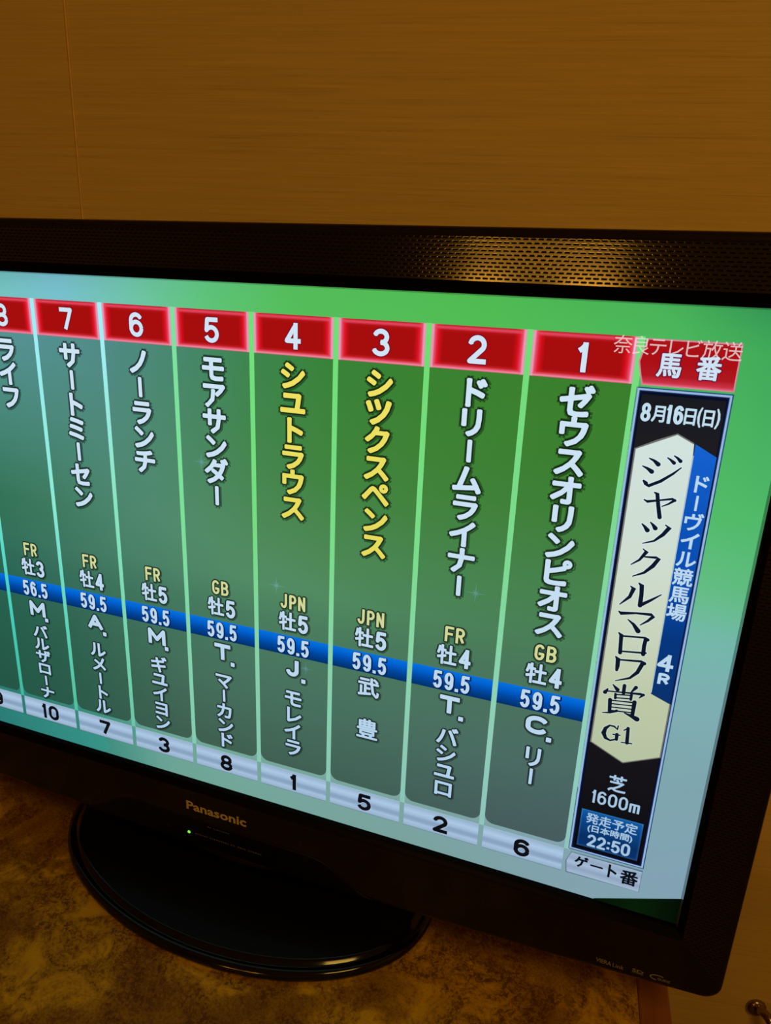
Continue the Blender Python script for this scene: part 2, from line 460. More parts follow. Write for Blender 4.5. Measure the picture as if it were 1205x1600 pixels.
# ------------------------------------------------------------------ lettering helpers (built-in font)
_glyph = {}
def glyph(ch, off=0.0):
    """verts and faces of one character, em size 1"""
    key = (ch, off)
    if key not in _glyph:
        cu = bpy.data.curves.new('lettering', 'FONT'); cu.body = ch; cu.size = 1.0
        cu.resolution_u = 2; cu.offset = off
        ob = bpy.data.objects.new('lettering', cu); COL.objects.link(ob)
        dg = bpy.context.evaluated_depsgraph_get()
        me = bpy.data.meshes.new_from_object(ob.evaluated_get(dg))
        _glyph[key] = ([(v.co.x, v.co.y) for v in me.vertices], [tuple(p.vertices) for p in me.polygons])
        bpy.data.meshes.remove(me); bpy.data.objects.remove(ob); bpy.data.curves.remove(cu)
    return _glyph[key]

class Shape(tuple):
    """(verts, faces) of thin lettering plus the radius it is thickened by"""
    def __new__(cls, V, F, r): o = super().__new__(cls, (V, F)); o.r = r; return o

def fit(text, x0, y0, x1, y1, r=0.0, off=0.0):
    """2-d shape of a text squeezed into a box, y pointing down"""
    v, f = glyph(text, off)
    x0 += r; x1 -= r; y0 += r; y1 -= r
    ax, bx = min(p[0] for p in v), max(p[0] for p in v); ay, by = min(p[1] for p in v), max(p[1] for p in v)
    return Shape([(x0 + (x - ax) / (bx - ax) * (x1 - x0), y1 - (y - ay) / (by - ay) * (y1 - y0)) for x, y in v], list(f), r)

SMALL = 'ッャュョィァェォ'
def column_text(text, cx, y0, pitch, sx, sy, r=2.0):
    V, F = [], []
    for i, ch in enumerate(text):
        cy = y0 + pitch * (i + 0.5)
        if ch == ' ': continue
        if ch == 'ー':
            w = 0.075 * sx / 2; h = pitch * 0.80 / 2 - r
            v, f = [(cx - w, cy - h), (cx + w, cy - h), (cx + w, cy + h), (cx - w, cy + h)], [(0, 1, 2, 3)]
        else:
            g, f = glyph(ch)
            k = 1.20 if ch in SMALL else 1.0
            if ch in SMALL:
                mx = (min(p[0] for p in g) + max(p[0] for p in g)) / 2; my = (min(p[1] for p in g) + max(p[1] for p in g)) / 2
            else: mx, my = 0.5, 0.38
            v = [(cx + (x - mx) * sx * k, cy - (y - my) * sy * k) for x, y in g]
        o = len(V); V += v; F += [tuple(q + o for q in t) for t in f]
    return Shape(V, F, r)

def strokes(lines):
    """brush strokes: polylines of (x, y, width)"""
    V, F = [], []
    for L in lines:
        o = len(V); m = len(L)
        for i, (x, y, w) in enumerate(L):
            ax, ay = L[max(0, i - 1)][:2]; bx, by = L[min(m - 1, i + 1)][:2]
            d = math.hypot(bx - ax, by - ay) or 1
            nx, ny = -(by - ay) / d, (bx - ax) / d
            V += [(x + nx * w / 2, y + ny * w / 2), (x - nx * w / 2, y - ny * w / 2)]
        for i in range(m - 1): F.append((o + 2 * i, o + 2 * i + 1, o + 2 * i + 3, o + 2 * i + 2))
        for (x, y, w) in (L[0], L[-1]):
            if w > 2.0:
                c = len(V); V += [(x + w / 2 * math.cos(a * math.pi / 5), y + w / 2 * math.sin(a * math.pi / 5)) for a in range(10)]
                F.append(tuple(range(c, c + 10)))
    return V, F

def join(*shapes):
    V, F = [], []
    for v, f in shapes:
        o = len(V); V += v; F += [tuple(q + o for q in t) for t in f]
    return Shape(V, F, max(getattr(q, 'r', 0.0) for q in shapes))

def spread(shape, r, k=8):
    """thicken a flat shape by r"""
    r += getattr(shape, 'r', 0.0)
    if r <= 0: return shape
    c = [([(x + r * math.cos(2 * math.pi * (i + 0.5) / k), y + r * math.sin(2 * math.pi * (i + 0.5) / k)) for x, y in shape[0]], shape[1]) for i in range(k)]
    return tuple(join((shape[0], shape[1]), *c))

# narrow gothic figures and capitals drawn with strokes of even width, in a unit box with y down
def arc(cx, cy, rx, ry, a0, a1, n=12):
    return [(cx + rx * math.cos(math.radians(a0 + (a1 - a0) * i / n)), cy + ry * math.sin(math.radians(a0 + (a1 - a0) * i / n))) for i in range(n + 1)]
FIG = {
    '0': [arc(.5, .32, .5, .32, 180, 360) + arc(.5, .68, .5, .32, 0, 180) + [(0, .32)]],
    '1': [[(0, .24), (.45, .14), (.8, 0)], [(.8, 0), (.8, 1)]],
    '2': [arc(.5, .29, .48, .29, 185, 395, 16) + [(.02, 1), (1, 1)]],
    '3': [arc(.48, .25, .46, .25, 195, 450, 16), arc(.48, .74, .52, .26, 270, 525, 16)],
    '4': [[(.74, 1), (.74, 0)], [(.74, 0), (0, .72), (1, .72)]],
    '5': [[(.92, 0), (.14, 0), (.06, .50)] + arc(.49, .68, .51, .32, 212, 520, 16)],
    '6': [arc(.5, .68, .5, .32, 0, 360, 20), [(0, .68), (0, .34)] + arc(.5, .30, .5, .30, 180, 335)],
    '7': [[(0, 0), (1, 0), (.34, 1)]],
    '8': [arc(.5, .25, .43, .25, 0, 360, 20), arc(.5, .745, .5, .255, 0, 360, 20)],
    '9': [arc(.5, .32, .5, .32, 180, 540, 20), [(1, .32), (1, .66)] + arc(.5, .70, .5, .30, 0, 155)],
    '.': [[(.5, 1), (.5, 1)]], ':': [[(.5, .28), (.5, .28)], [(.5, .80), (.5, .80)]],
    'F': [[(0, 1), (0, 0), (1, 0)], [(0, .48), (.85, .48)]],
    'R': [[(0, 1), (0, 0), (.5, 0)] + arc(.5, .26, .5, .26, 270, 450) + [(0, .52)], [(.5, .52), (1, 1)]],
    'P': [[(0, 1), (0, 0), (.5, 0)] + arc(.5, .27, .5, .27, 270, 450) + [(0, .54)]],
    'G': [arc(.5, .32, .5, .32, 335, 180) + arc(.5, .68, .5, .32, 180, 0) + [(1, .60), (.58, .60)]],
    'B': [[(0, 0), (0, 1)], [(0, 0), (.5, 0)] + arc(.5, .24, .42, .24, 270, 450) + [(0, .48)], [(.5, .48)] + arc(.5, .74, .5, .26, 270, 450) + [(0, 1)]],
    'J': [[(.9, 0), (.9, .68)] + arc(.45, .68, .45, .32, 0, 175)],
    'N': [[(0, 1), (0, 0), (1, 1), (1, 0)]], 'T': [[(0, 0), (1, 0)], [(.5, 0), (.5, 1)]],
    'C': [arc(.5, .34, .5, .34, 335, 180) + arc(.5, .66, .5, .34, 180, 25)],
    'M': [[(0, 1), (0, 0), (.5, .72), (1, 0), (1, 1)]], 'A': [[(0, 1), (.5, 0), (1, 1)], [(.2, .66), (.8, .66)]],
    'm': [[(0, 1), (0, .38), (1, .38), (1, 1)], [(.5, .38), (.5, 1)]],
}
ADV = {'1': 0.52, '.': 0.26, ':': 0.34, 'M': 1.25, 'm': 1.15}
def figures(text, x0, y0, x1, y1, t, gap=None):
    """text of stroked figures filling the box; t = stroke width"""
    gap = t * 0.75 if gap is None else gap
    tot = sum(ADV.get(c, 1.0) for c in text)
    unit = (x1 - x0 - gap * (len(text) - 1)) / tot
    V, F = [], []
    x = x0
    h = t / 2
    for c in text:
        w = ADV.get(c, 1.0) * unit
        for L in FIG[c]:
            P = [(x + h + px * (w - t), y0 + h + py * (y1 - y0 - t)) for px, py in L]
            if len(P) == 2 and P[0] == P[1]:
                o = len(V); q = h * 1.05; V += [(P[0][0] - q, P[0][1] - q), (P[0][0] + q, P[0][1] - q), (P[0][0] + q, P[0][1] + q), (P[0][0] - q, P[0][1] + q)]; F.append((o, o + 1, o + 2, o + 3)); continue
            m = len(P)
            for i in range(m - 1):
                (ax, ay), (bx, by) = P[i], P[i + 1]
                d = math.hypot(bx - ax, by - ay)
                if d < 1e-6: continue
                ux, uy = (bx - ax) / d, (by - ay) / d
                ea = h if i == 0 and abs(ux * uy) < 0.05 else 0.0
                eb = h if i == m - 2 and abs(ux * uy) < 0.05 else 0.0
                ax -= ux * ea; ay -= uy * ea; bx += ux * eb; by += uy * eb
                o = len(V)
                V += [(ax - uy * h, ay + ux * h), (bx - uy * h, by + ux * h), (bx + uy * h, by - ux * h), (ax + uy * h, ay - ux * h)]
                F.append((o, o + 1, o + 2, o + 3))
            for px, py in P[1:-1]:
                o = len(V); V += [(px + h * math.cos(a * math.pi / 4), py + h * math.sin(a * math.pi / 4)) for a in range(8)]
                F.append(tuple(range(o, o + 8)))
        x += w + gap
    return Shape(V, F, 0.0)

# ------------------------------------------------------------------ the picture on the screen, in its own 1920 x 1080 units
def interp(xs, ys, x):
    if x <= xs[0]: return ys[0]
    for a, b, p, q in zip(xs, xs[1:], ys, ys[1:]):
        if x <= b:
            t = (x - a) / (b - a); return tuple(u + (w - u) * t for u, w in zip(p, q))
    return ys[-1]
def grid_col(xs, rows, x, y):
    return interp([r[0] for r in rows], [interp(xs, r[1], x) for r in rows], y)
BGX = [320, 480, 640, 814, 978, 1142, 1469, 1750, 1920]
BGR = [(0, [(100, 172, 168), (105, 178, 176), (115, 180, 195), (105, 188, 162), (92, 192, 122), (84, 188, 90), (80, 186, 82), (72, 178, 88), (48, 140, 84)]),
       (40, [(115, 192, 182), (120, 198, 195), (122, 195, 208), (112, 198, 168), (95, 196, 118), (85, 190, 90), (82, 188, 84), (76, 184, 92), (60, 165, 88)]),
       (300, [(100, 190, 170), (110, 195, 180), (115, 195, 180), (108, 192, 150), (98, 192, 118), (90, 190, 98), (88, 190, 98), (86, 190, 104), (80, 186, 106)]),
       (430, [(90, 180, 160), (105, 190, 172), (112, 190, 170), (108, 190, 148), (100, 190, 125), (98, 188, 115), (102, 188, 125), (108, 190, 138), (98, 188, 132)]),
       (500, [(80, 170, 150), (100, 185, 165), (110, 185, 162), (110, 185, 148), (108, 185, 138), (108, 184, 135), (112, 184, 148), (120, 186, 170), (115, 184, 170)]),
       (620, [(65, 155, 140), (85, 170, 155), (105, 175, 155), (112, 175, 152), (115, 175, 150), (118, 175, 152), (122, 174, 162), (127, 175, 176), (126, 174, 178)]),
       (760, [(55, 140, 125), (65, 150, 135), (95, 165, 148), (112, 170, 152), (116, 170, 152), (120, 170, 156), (124, 168, 164), (127, 168, 172), (126, 166, 174)]),
       (1000, [(45, 122, 112), (48, 126, 115), (62, 142, 128), (108, 165, 150), (115, 168, 154), (120, 166, 156), (124, 163, 162), (130, 163, 176), (130, 162, 180)]),
       (1080, [(45, 118, 110), (46, 120, 112), (60, 140, 126), (106, 162, 148), (114, 166, 152), (118, 164, 155), (122, 162, 160), (130, 162, 174), (128, 162, 176)])]
def bg(x, y): return grid_col(BGX, BGR, x, y)
CX = [160, 323, 487, 650, 814, 978, 1142, 1305, 1469, 1632]
CR_ = [(114, [(85, 148, 148), (85, 148, 148), (86, 148, 148), (84, 142, 143), (78, 136, 128), (66, 134, 92), (58, 132, 62), (56, 128, 50), (60, 130, 48), (58, 126, 44)]),
       (300, [(68, 130, 115), (70, 132, 118), (70, 134, 118), (78, 136, 122), (80, 138, 118), (72, 134, 88), (64, 132, 66), (64, 130, 54), (64, 130, 56), (60, 126, 50)]),
       (480, [(46, 108, 82), (48, 112, 84), (54, 116, 88), (68, 126, 100), (82, 138, 116), (80, 138, 98), (80, 138, 88), (74, 134, 82), (72, 132, 82), (72, 130, 80)]),
       (560, [(42, 104, 84), (46, 108, 86), (56, 114, 94), (66, 122, 100), (76, 130, 106), (80, 136, 100), (84, 142, 100), (78, 134, 92), (76, 130, 90), (74, 126, 86)]),
       (640, [(38, 98, 80), (40, 100, 82), (48, 105, 88), (58, 112, 92), (65, 118, 94), (72, 122, 94), (76, 126, 94), (74, 122, 92), (74, 120, 92), (74, 116, 92)]),
       (800, [(34, 90, 72), (36, 92, 74), (41, 95, 76), (50, 99, 80), (66, 108, 88), (72, 113, 95), (72, 114, 96), (72, 112, 96), (75, 112, 98), (75, 107, 101)]),
       (976, [(34, 84, 68), (36, 86, 70), (40, 88, 72), (46, 91, 75), (63, 94, 80), (64, 96, 81), (64, 96, 83), (65, 96, 86), (68, 94, 88), (70, 91, 94)])]
def body(x, y): return grid_col(CX, CR_, x, y)
def band(x, y): return interp([662, 676, 690, 708], [(8, 116, 222), (0, 98, 208), (0, 72, 164), (2, 48, 104)], y)

screen = None
def P3(x, y, layer): return rel((x / 1920 - 0.5) * SW, -0.00006 * layer, (0.5 - y / 1080) * SH)
def graphic(name, shape, col, layer, mat=None):
    """flat picture element; col is a colour or a function of x, y"""
    V, F = spread(shape, 0.0) if isinstance(shape, Shape) else shape
    fn = col if callable(col) else (lambda x, y: col)
    return mesh_obj(name, [P3(x, y, layer) for x, y in V], F, mat or M_PICT, screen, cols=[lin(fn(x, y)) for x, y in V])
def rect(x0, y0, x1, y1, nx=1, ny=1, xs=None, ys=None):
    xs = xs or [x0 + (x1 - x0) * i / nx for i in range(nx + 1)]; ys = ys or [y0 + (y1 - y0) * i / ny for i in range(ny + 1)]
    V = [(x, y) for y in ys for x in xs]; w = len(xs)
    F = [(j * w + i, j * w + i + 1, (j + 1) * w + i + 1, (j + 1) * w + i) for j in range(len(ys) - 1) for i in range(w - 1)]
    return V, F
def strips(rows):
    V, F = [], []
    for y, a, b in rows: V += [(a, y), (b, y)]
    for i in range(len(rows) - 1): F.append((2 * i, 2 * i + 1, 2 * i + 3, 2 * i + 2))
    return V, F
def shadowed(name, shape, col, under, layer, r=2.6):
    def dim(k): return lambda x, y: tuple(c * k for c in under(x, y))
    graphic('text_shadow', spread(Shape([(x + 1.0, y + 1.0) for x, y in shape[0]], shape[1], shape.r), r * 1.9), dim(0.66), layer)
    graphic('text_shadow', spread(shape, r), dim(0.32), layer + 1)
    graphic(name, shape, col, layer + 2)

screen = None
V, F = rect(-2, -2, 1922, 1082, 60, 36)
screen = mesh_obj('screen', [P3(x, y, 0) for x, y in V], F, M_PICT, tv, cols=[lin(bg(x, y)) for x, y in V])
screen['label'] = 'lit screen with a green table of runners'

def WHITE(x, y): return interp([100, 400, 700, 1000], [(206, 229, 244), (200, 224, 242), (188, 216, 238), (170, 203, 232)], y)  # dims downward: the panel's viewing-angle falloff is put into the colour
def YEL(x, y): return interp([100, 480], [(240, 226, 100), (228, 218, 92)], y)
PALE = (208, 216, 152)
PITCH = 163.65; HB = 77.0
def cxn(n): return 1632.3 - PITCH * (n - 1)
SEPX = [320, 570, 733, 896, 1060, 1387, 1714]
SEPR = [(110, [(150, 230, 232), (160, 238, 244), (165, 240, 246), (125, 225, 158), (114, 224, 122), (114, 220, 116), (118, 220, 126)]),
        (450, [(110, 222, 200), (142, 234, 214), (138, 228, 192), (124, 224, 152), (118, 220, 130), (124, 220, 140), (130, 214, 158)]),
        (690, [(62, 210, 195), (105, 214, 190), (124, 214, 178), (132, 212, 170), (135, 210, 168), (140, 210, 174), (145, 208, 188)]),
        (980, [(58, 180, 152), (82, 192, 158), (108, 196, 166), (134, 203, 178), (136, 200, 178), (140, 197, 184), (144, 194, 190)])]
def bright(x, y): return grid_col(SEPX, SEPR, x, y)
# light dividers between the columns
for k in range(0, 11):
    x = cxn(1) + PITCH / 2 - PITCH * k
    def sep(px, py): 
        c = bright(px, py)
        return tuple(min(255, v) for v in c)
    graphic('divider', rect(x - 5, 44, x + 5, 985, 1, 40), sep, 1)
for nn in range(1, 11):
    c = cxn(nn); x0, x1 = c - HB, c + HB
    # column body with rounded lower corners
    rows = [(y, x0, x1) for y in (114, 150, 200, 260, 330, 400, 470, 520, 560, 600, 640, 680, 720, 780, 840, 900, 940, 958)]
    for i in range(1, 7):
        a = math.pi / 2 * i / 6; d = 18 * (1 - math.cos(a)); rows.append((958 + 18 * math.sin(a), x0 + d, x1 - d))
    graphic('column_panel', strips(rows), body, 2)
    graphic('weight_band', rect(x0, 664, x1, 708, 2, 8), band, 3)
    # red number tile
    xs = [x0, x0 + 2.5, x0 + 6, x0 + 10, x0 + 14, x0 + 20, c, x1 - 20, x1 - 14, x1 - 10, x1 - 6, x1 - 2.5, x1]
    ys = [44.7, 46.5, 49, 53, 57, 80, 103, 107, 110, 112.5, 114.2]
    def tile(px, py, x0=x0, x1=x1):
        dx = min(px - x0, x1 - px); dt = py - 44.7; db = 114.2 - py
        c0 = interp([0, 2.5, 6, 10, 14, 20], [(222, 140, 172), (236, 160, 190), (226, 78, 104), (224, 30, 52), (206, 12, 24), (166, 14, 13)], dx)
        ct = interp([0, 1.8, 4.3, 8.3, 12], [(130, 14, 24), (205, 45, 66), (228, 72, 96), (180, 18, 24), (166, 14, 13)], dt)
        cb = interp([0, 1.7, 4.2, 7.2, 11], [(215, 85, 110), (236, 140, 166), (228, 82, 104), (196, 28, 36), (166, 14, 13)], db)
        return tuple(max(a, b, d) for a, b, d in zip(c0, ct, cb))
    graphic('number_tile', rect(0, 0, 0, 0, xs=xs, ys=ys), tile, 3)
    # silver gate tile
    def gate(px, py):
        return interp([985, 988, 992, 1000, 1008, 1014, 1020, 1026, 1032, 1036, 1038],
            [(160, 188, 200), (150, 178, 205), (158, 186, 214), (172, 200, 228), (158, 186, 216), (136, 162, 192), (138, 164, 194), (164, 192, 220), (158, 184, 212), (148, 174, 198), (84, 116, 128)], py)
    graphic('gate_tile', rect(0, 0, 0, 0, xs=[x0, c, x1], ys=[985, 988, 992, 1000, 1008, 1014, 1020, 1026, 1032, 1036, 1038]), gate, 2)

ROWS = [  # number, name, yellow, country, sex and age, weight, initial, jockey, gate
    (1, 'ゼウスオリンピオス', 0, 'GB', '4', '59.5', 'C', 'リー', '6'),
    (2, 'ドリームライナー', 0, 'FR', '4', '59.5', 'T', 'バシュロ', '2'),
    (3, 'シックスペンス', 1, 'JPN', '5', '59.5', '', '武 豊', '5'),
    (4, 'シュトラウス', 1, 'JPN', '5', '59.5', 'J', 'モレイラ', '1'),
    (5, 'モアサンダー', 0, 'GB', '5', '59.5', 'T', 'マーカンド', '8'),
    (6, 'ノーランチ', 0, 'FR', '5', '59.5', 'M', 'ギュイヨン', '3'),
    (7, 'サートミーセン', 0, 'FR', '4', '59.5', 'A', 'ルメートル', '7'),
    (8, 'ライフ', 0, 'FR', '3', '56.5', 'M', 'バルザローナ', '10'),
    (9, '', 0, '', '', '', '', '', '9'),
]
DW = {'1': 19, '10': 52}
for nn, name, yl, nat, age, wt, ini, jk, gt in ROWS:
    c = cxn(nn)
    w = DW.get(gt, 31) / 2
    graphic('gate_number', figures(gt, c - w + 1.5, 993.5, c + w + 1.5, 1033.5, 8.4), (168, 190, 214), 4)
    graphic('gate_number', figures(gt, c - w, 992, c + w, 1032, 8.4), (14, 16, 22), 5)
    if not name: continue
    w = DW.get(str(nn), 31) / 2
    s = figures(str(nn), c - w, 58, c + w, 103, 8.0)
    graphic('tile_number', spread(s, 2.0), (130, 10, 40), 4); graphic('tile_number', s, (210, 228, 244), 5)
    p = 48.0 if len(name) == 9 else 49.0
    shadowed('runner_name', column_text(name, c, 124, p, 54, 53, 2.2), YEL if yl else WHITE, body, 4, 3.0)
    w = {'JPN': 54, 'GB': 38, 'FR': 37}[nat] / 2
    shadowed('country_code', figures(nat, c - w, 574, c + w, 605, 5.0), PALE, body, 4, 2.2)
    shadowed('sex_and_age', join(fit('牡', c - 31, 612, c + 7, 653, 1.2), figures(age, c + 12, 615, c + 32, 652, 5.0)), WHITE, body, 4, 2.4)
    graphic('text_shadow', spread(figures(wt, c - 34, 669, c + 36, 706, 6.2), 2.2), (0, 36, 95), 4)
    graphic('carried_weight', figures(wt, c - 35, 668, c + 35, 705, 6.2), WHITE, 5)
    if ini:
        span = {2: (781, 868), 4: (785, 944), 5: (785, 971), 6: (777, 973)}[len(jk)]
        pt = (span[1] - span[0]) / len(jk)
        wi = {'M': 21, 'J': 14, 'A': 20, 'C': 19, 'T': 18}[ini]
        sh = join(figures(ini, c - wi, 718, c + wi, 753, 6.6), rect(c + 20, 757, c + 27, 764), column_text(jk, c, span[0], pt, 45, pt * 1.10, 1.3))
    else:
        sh = join(fit('武', c - 22, 717, c + 23, 760, 1.2), fit('豊', c - 22, 811, c + 23, 856, 1.2))
    shadowed('jockey_name', sh, WHITE, body, 4, 2.4)

# sparkles in the moving background
def star(x, y, r):
    pts = []
    for i in range(16):
        q = r if i % 4 == 0 else (r * 0.45 if i % 4 == 2 else r * 0.12)
        a = math.pi / 8 * i; pts.append((x + q * math.cos(a), y + q * math.sin(a)))
    return pts + [(x, y)], [(i, (i + 1) % 16, 16) for i in range(16)]
for x, y, r in ((945, 330, 22), (1105, 560, 20), (1170, 730, 18), (1500, 500, 20)):
    graphic('sparkle', star(x, y, r), lambda px, py: tuple(v + k for v, k in zip(body(px, py), (22, 18, 48))), 3)
# teal sweep at the lower left of the picture
def sweep(px, py): return tuple(v * k for v, k in zip(bg(px, py), (0.92, 1.04, 1.06)))
graphic('background_sweep', ([(300, 1040), (640, 1040), (662, 1060), (640, 1082), (300, 1082)], [(0, 1, 2, 3, 4)]), sweep, 1)

# title panel at the right
graphic('title_number_tile', ([(1723, 46), (1851, 45.5), (1851, 114.5), (1723, 114.5), (1714, 80)], [(0, 1, 2, 3, 4)]), (214, 130, 150), 2)
V, F = strips([(48, 1724.5, 1849), (60, 1721, 1849), (80, 1716.5, 1849), (100, 1721, 1849), (109, 1724, 1849), (112.5, 1725, 1849)])
graphic('title_number_tile', (V, F), lambda x, y: interp([48, 70, 100, 109, 112.5], [(172, 20, 26), (168, 12, 16), (176, 24, 32), (204, 50, 70), (224, 96, 120)], y), 3)
for ch, x in (('馬', 1758), ('番', 1812)):
    s = fit(ch, x - 17, 66, x + 17, 101, 1.0)
    graphic('tile_heading', spread(s, 1.8), (110, 14, 50), 4); graphic('tile_heading', s, (206, 226, 244), 5)
for ins, col, ly in ((-0.6, (34, 76, 116), 1), (1.2, (150, 182, 222), 2), (4.2, (30, 48, 96), 3), (5.6, (8, 14, 38), 4)):
    graphic('title_panel_frame', rect(1717.5 + ins, 118 + ins, 1851 - ins, 982 - ins), col, ly)
graphic('title_panel', rect(1726, 128, 1843, 974, 1, 6), lambda x, y: interp([128, 185, 790, 974], [(24, 26, 32), (34, 32, 36), (22, 20, 24), (10, 10, 14)], y), 5)
dt = join(figures('8', 1729, 141, 1742, 168, 3.5), fit('月', 1744, 143, 1763, 168, 0.7), figures('16', 1765, 141, 1788, 168, 3.6, 4.2), fit('日', 1790, 143, 1806, 168, 0.7), fit('(', 1808, 140, 1814, 170, 0.6), fit('日', 1816, 143, 1831, 168, 0.7), fit(')', 1833, 140, 1839, 170, 0.6))
graphic('race_date', dt, (192, 222, 238), 6)
def hexa(g): return strips([(184 - g, 1785, 1785), (196 - g, 1761 - g, 1810), (212 - g / 2, 1729 - g, 1811), (300, 1729 - g, 1811), (400, 1729 - g, 1811), (500, 1729 - g, 1811), (600, 1729 - g, 1811), (624.5, 1729 - g, 1811.5), (637, 1729 - g, 1843 + g), (700, 1729 - g, 1843 + g), (742 + g / 2, 1729 - g, 1843 + g), (769 + g, 1785.5, 1786.5)])
graphic('race_title_board', hexa(2.2), (112, 112, 108), 6)
graphic('race_title_board', hexa(0), lambda x, y: interp([184, 400, 560, 640, 769], [(210, 226, 222), (206, 220, 206), (198, 209, 182), (188, 199, 166), (182, 195, 162)], y), 7)
graphic('race_title_board', rect(1811.2, 213, 1812.4, 622), (175, 200, 215), 8)
graphic('racecourse_board', strips([(195.5, 1812, 1812.6), (212, 1812, 1844), (300, 1812, 1844), (420, 1812, 1844), (520, 1812, 1844), (624, 1812, 1844), (636, 1843.4, 1844)]),
        lambda x, y: interp([195, 300, 420, 500, 560, 636], [(22, 98, 208), (14, 84, 186), (8, 76, 172), (6, 56, 132), (8, 48, 112), (10, 50, 108)], y), 7)
MINCHO = [
 [(1750.0,223.8,0.7),(1757.7,226.9,3.0),(1764.7,232.2,5.4)],
 [(1742.1,237.1,0.7),(1749.9,240.2,3.0),(1757.1,244.7,5.4)],
 [(1747.4,260.4,2.4),(1751.4,264.2,5.1),(1755.6,267.6,3.8),(1772.1,257.9,3.7),(1787.8,244.2,2.7),(1798.4,232.9,0.8)],
 [(1776.0,219.9,0.7),(1781.3,223.1,2.5),(1786.7,227.3,4.3)],
 [(1785.0,216.0,0.7),(1790.2,218.9,2.5),(1795.4,223.5,4.3)],
 [(1752.6,290.4,1.4),(1757.6,292.8,3.4),(1776.6,287.9,2.0),(1793.1,283.7,2.7),(1797.4,285.8,3.0)],
 [(1796.6,285.4,3.4),(1788.7,292.5,2.0),(1779.4,298.0,0.9)],
 [(1765.1,276.4,1.0),(1770.3,278.3,4.4),(1774.4,297.3,4.5),(1779.2,315.8,4.8)],
 [(1754.5,329.5,0.7),(1759.4,333.8,3.2),(1764.4,339.5,5.6)],
 [(1766.5,325.2,0.7),(1771.2,329.1,3.1),(1775.6,334.4,5.6)],
 [(1789.9,327.1,1.4),(1795.9,330.4,5.5),(1788.2,343.2,4.5),(1776.8,355.4,2.5),(1760.1,362.3,0.7)],
 [(1762.2,371.1,1.1),(1768.7,375.1,5.0),(1759.9,390.6,2.9),(1747.7,401.1,0.9)],
 [(1767.5,384.1,1.8),(1784.1,382.6,3.2),(1788.5,383.4,4.6),(1781.3,397.5,5.0),(1769.7,411.2,3.2),(1753.0,420.5,0.9)],
 [(1752.4,437.5,1.1),(1758.4,440.9,5.5),(1754.1,456.6,4.2),(1740.2,473.2,0.9)],
 [(1764.2,429.7,1.0),(1769.7,433.6,5.4),(1771.3,448.7,5.0),(1771.8,468.8,5.5)],
 [(1772.1,468.3,4.7),(1785.9,457.2,3.4),(1801.5,443.5,0.8)],
 [(1740.2,484.9,1.1),(1744.3,488.3,4.7),(1767.8,483.4,2.6),(1791.5,481.4,3.8),(1795.0,483.9,4.6),(1787.3,493.8,3.0),(1776.7,503.5,1.1)],
 [(1756.6,496.7,1.1),(1766.7,504.0,3.9),(1775.3,514.6,6.5)],
 [(1745.4,523.2,1.1),(1750.6,526.9,5.2),(1751.6,541.7,4.8),(1753.0,560.0,4.9)],
 [(1750.8,528.7,2.2),(1787.7,524.2,2.6),(1792.2,527.2,4.7)],
 [(1789.1,526.7,4.7),(1788.5,540.6,4.8),(1789.1,554.8,5.2)],
 [(1753.6,556.9,2.2),(1792.7,551.6,2.6)],
 [(1746.4,567.6,1.1),(1751.5,572.0,5.8),(1752.3,585.3,5.4),(1751.9,593.2,3.6)],
 [(1751.7,573.2,2.2),(1788.0,568.3,3.1),(1793.5,571.2,4.8)],
 [(1790.9,571.3,5.3),(1785.0,589.8,4.9),(1774.5,603.3,3.1),(1752.0,613.8,0.9)],
 [(1749.9,621.8,1.4),(1758.3,629.7,5.5)],
 [(1768.4,619.0,4.5),(1768.7,633.9,4.5)],
 [(1787.0,618.3,4.9),(1780.3,630.0,1.4)],
 [(1742.7,631.9,1.8),(1739.0,639.4,5.5)],
 [(1742.3,636.3,1.8),(1770.2,632.5,2.0),(1795.7,629.1,3.6),(1801.0,629.7,3.1)],
 [(1800.5,629.3,3.6),(1794.2,637.4,1.1)],
 [(1756.3,638.5,3.2),(1757.0,647.0,3.2)],
 [(1756.5,639.5,1.6),(1781.1,635.3,1.8)],
 [(1781.9,634.1,3.6),(1781.8,643.6,3.2)],
 [(1756.9,646.0,1.6),(1782.0,641.8,1.6)],
 [(1749.0,651.6,5.1),(1750.9,674.1,4.6)],
 [(1788.5,646.5,5.4),(1788.5,673.3,4.6)],
 [(1749.1,652.6,1.6),(1789.0,647.6,2.0)],
 [(1750.6,659.0,1.6),(1786.9,654.4,1.6)],
 [(1751.0,665.6,1.6),(1787.2,661.2,1.6)],
 [(1751.3,672.2,1.6),(1787.7,667.9,1.8)],
 [(1762.7,670.4,3.7),(1751.8,676.7,2.8),(1739.0,680.1,0.9)],
 [(1775.6,671.6,1.4),(1786.5,674.3,4.6),(1796.5,678.1,7.3)],
 [(1768.7,706.5,1.4),(1762.7,701.9,2.6),(1755.2,701.9,2.6),(1749.0,709.1,4.7),(1746.9,719.4,6.2),(1751.6,728.6,4.7),(1759.7,731.3,2.6),(1768.6,726.4,2.1)],
 [(1769.1,716.3,4.7),(1769.5,726.7,4.2)],
 [(1762.7,717.9,1.6),(1774.3,716.7,1.6)],
 [(1769.0,699.2,1.6),(1768.7,707.0,1.4)],
 [(1785.4,699.3,4.2),(1787.4,729.0,4.7)],
 [(1778.6,705.9,1.2),(1785.4,699.6,2.3)],
 [(1778.3,730.0,1.6),(1795.3,728.0,1.6)],
]
s = strokes([[(x, y, max(1.7, w * 1.25 + 0.4)) for x, y, w in L] for L in MINCHO])
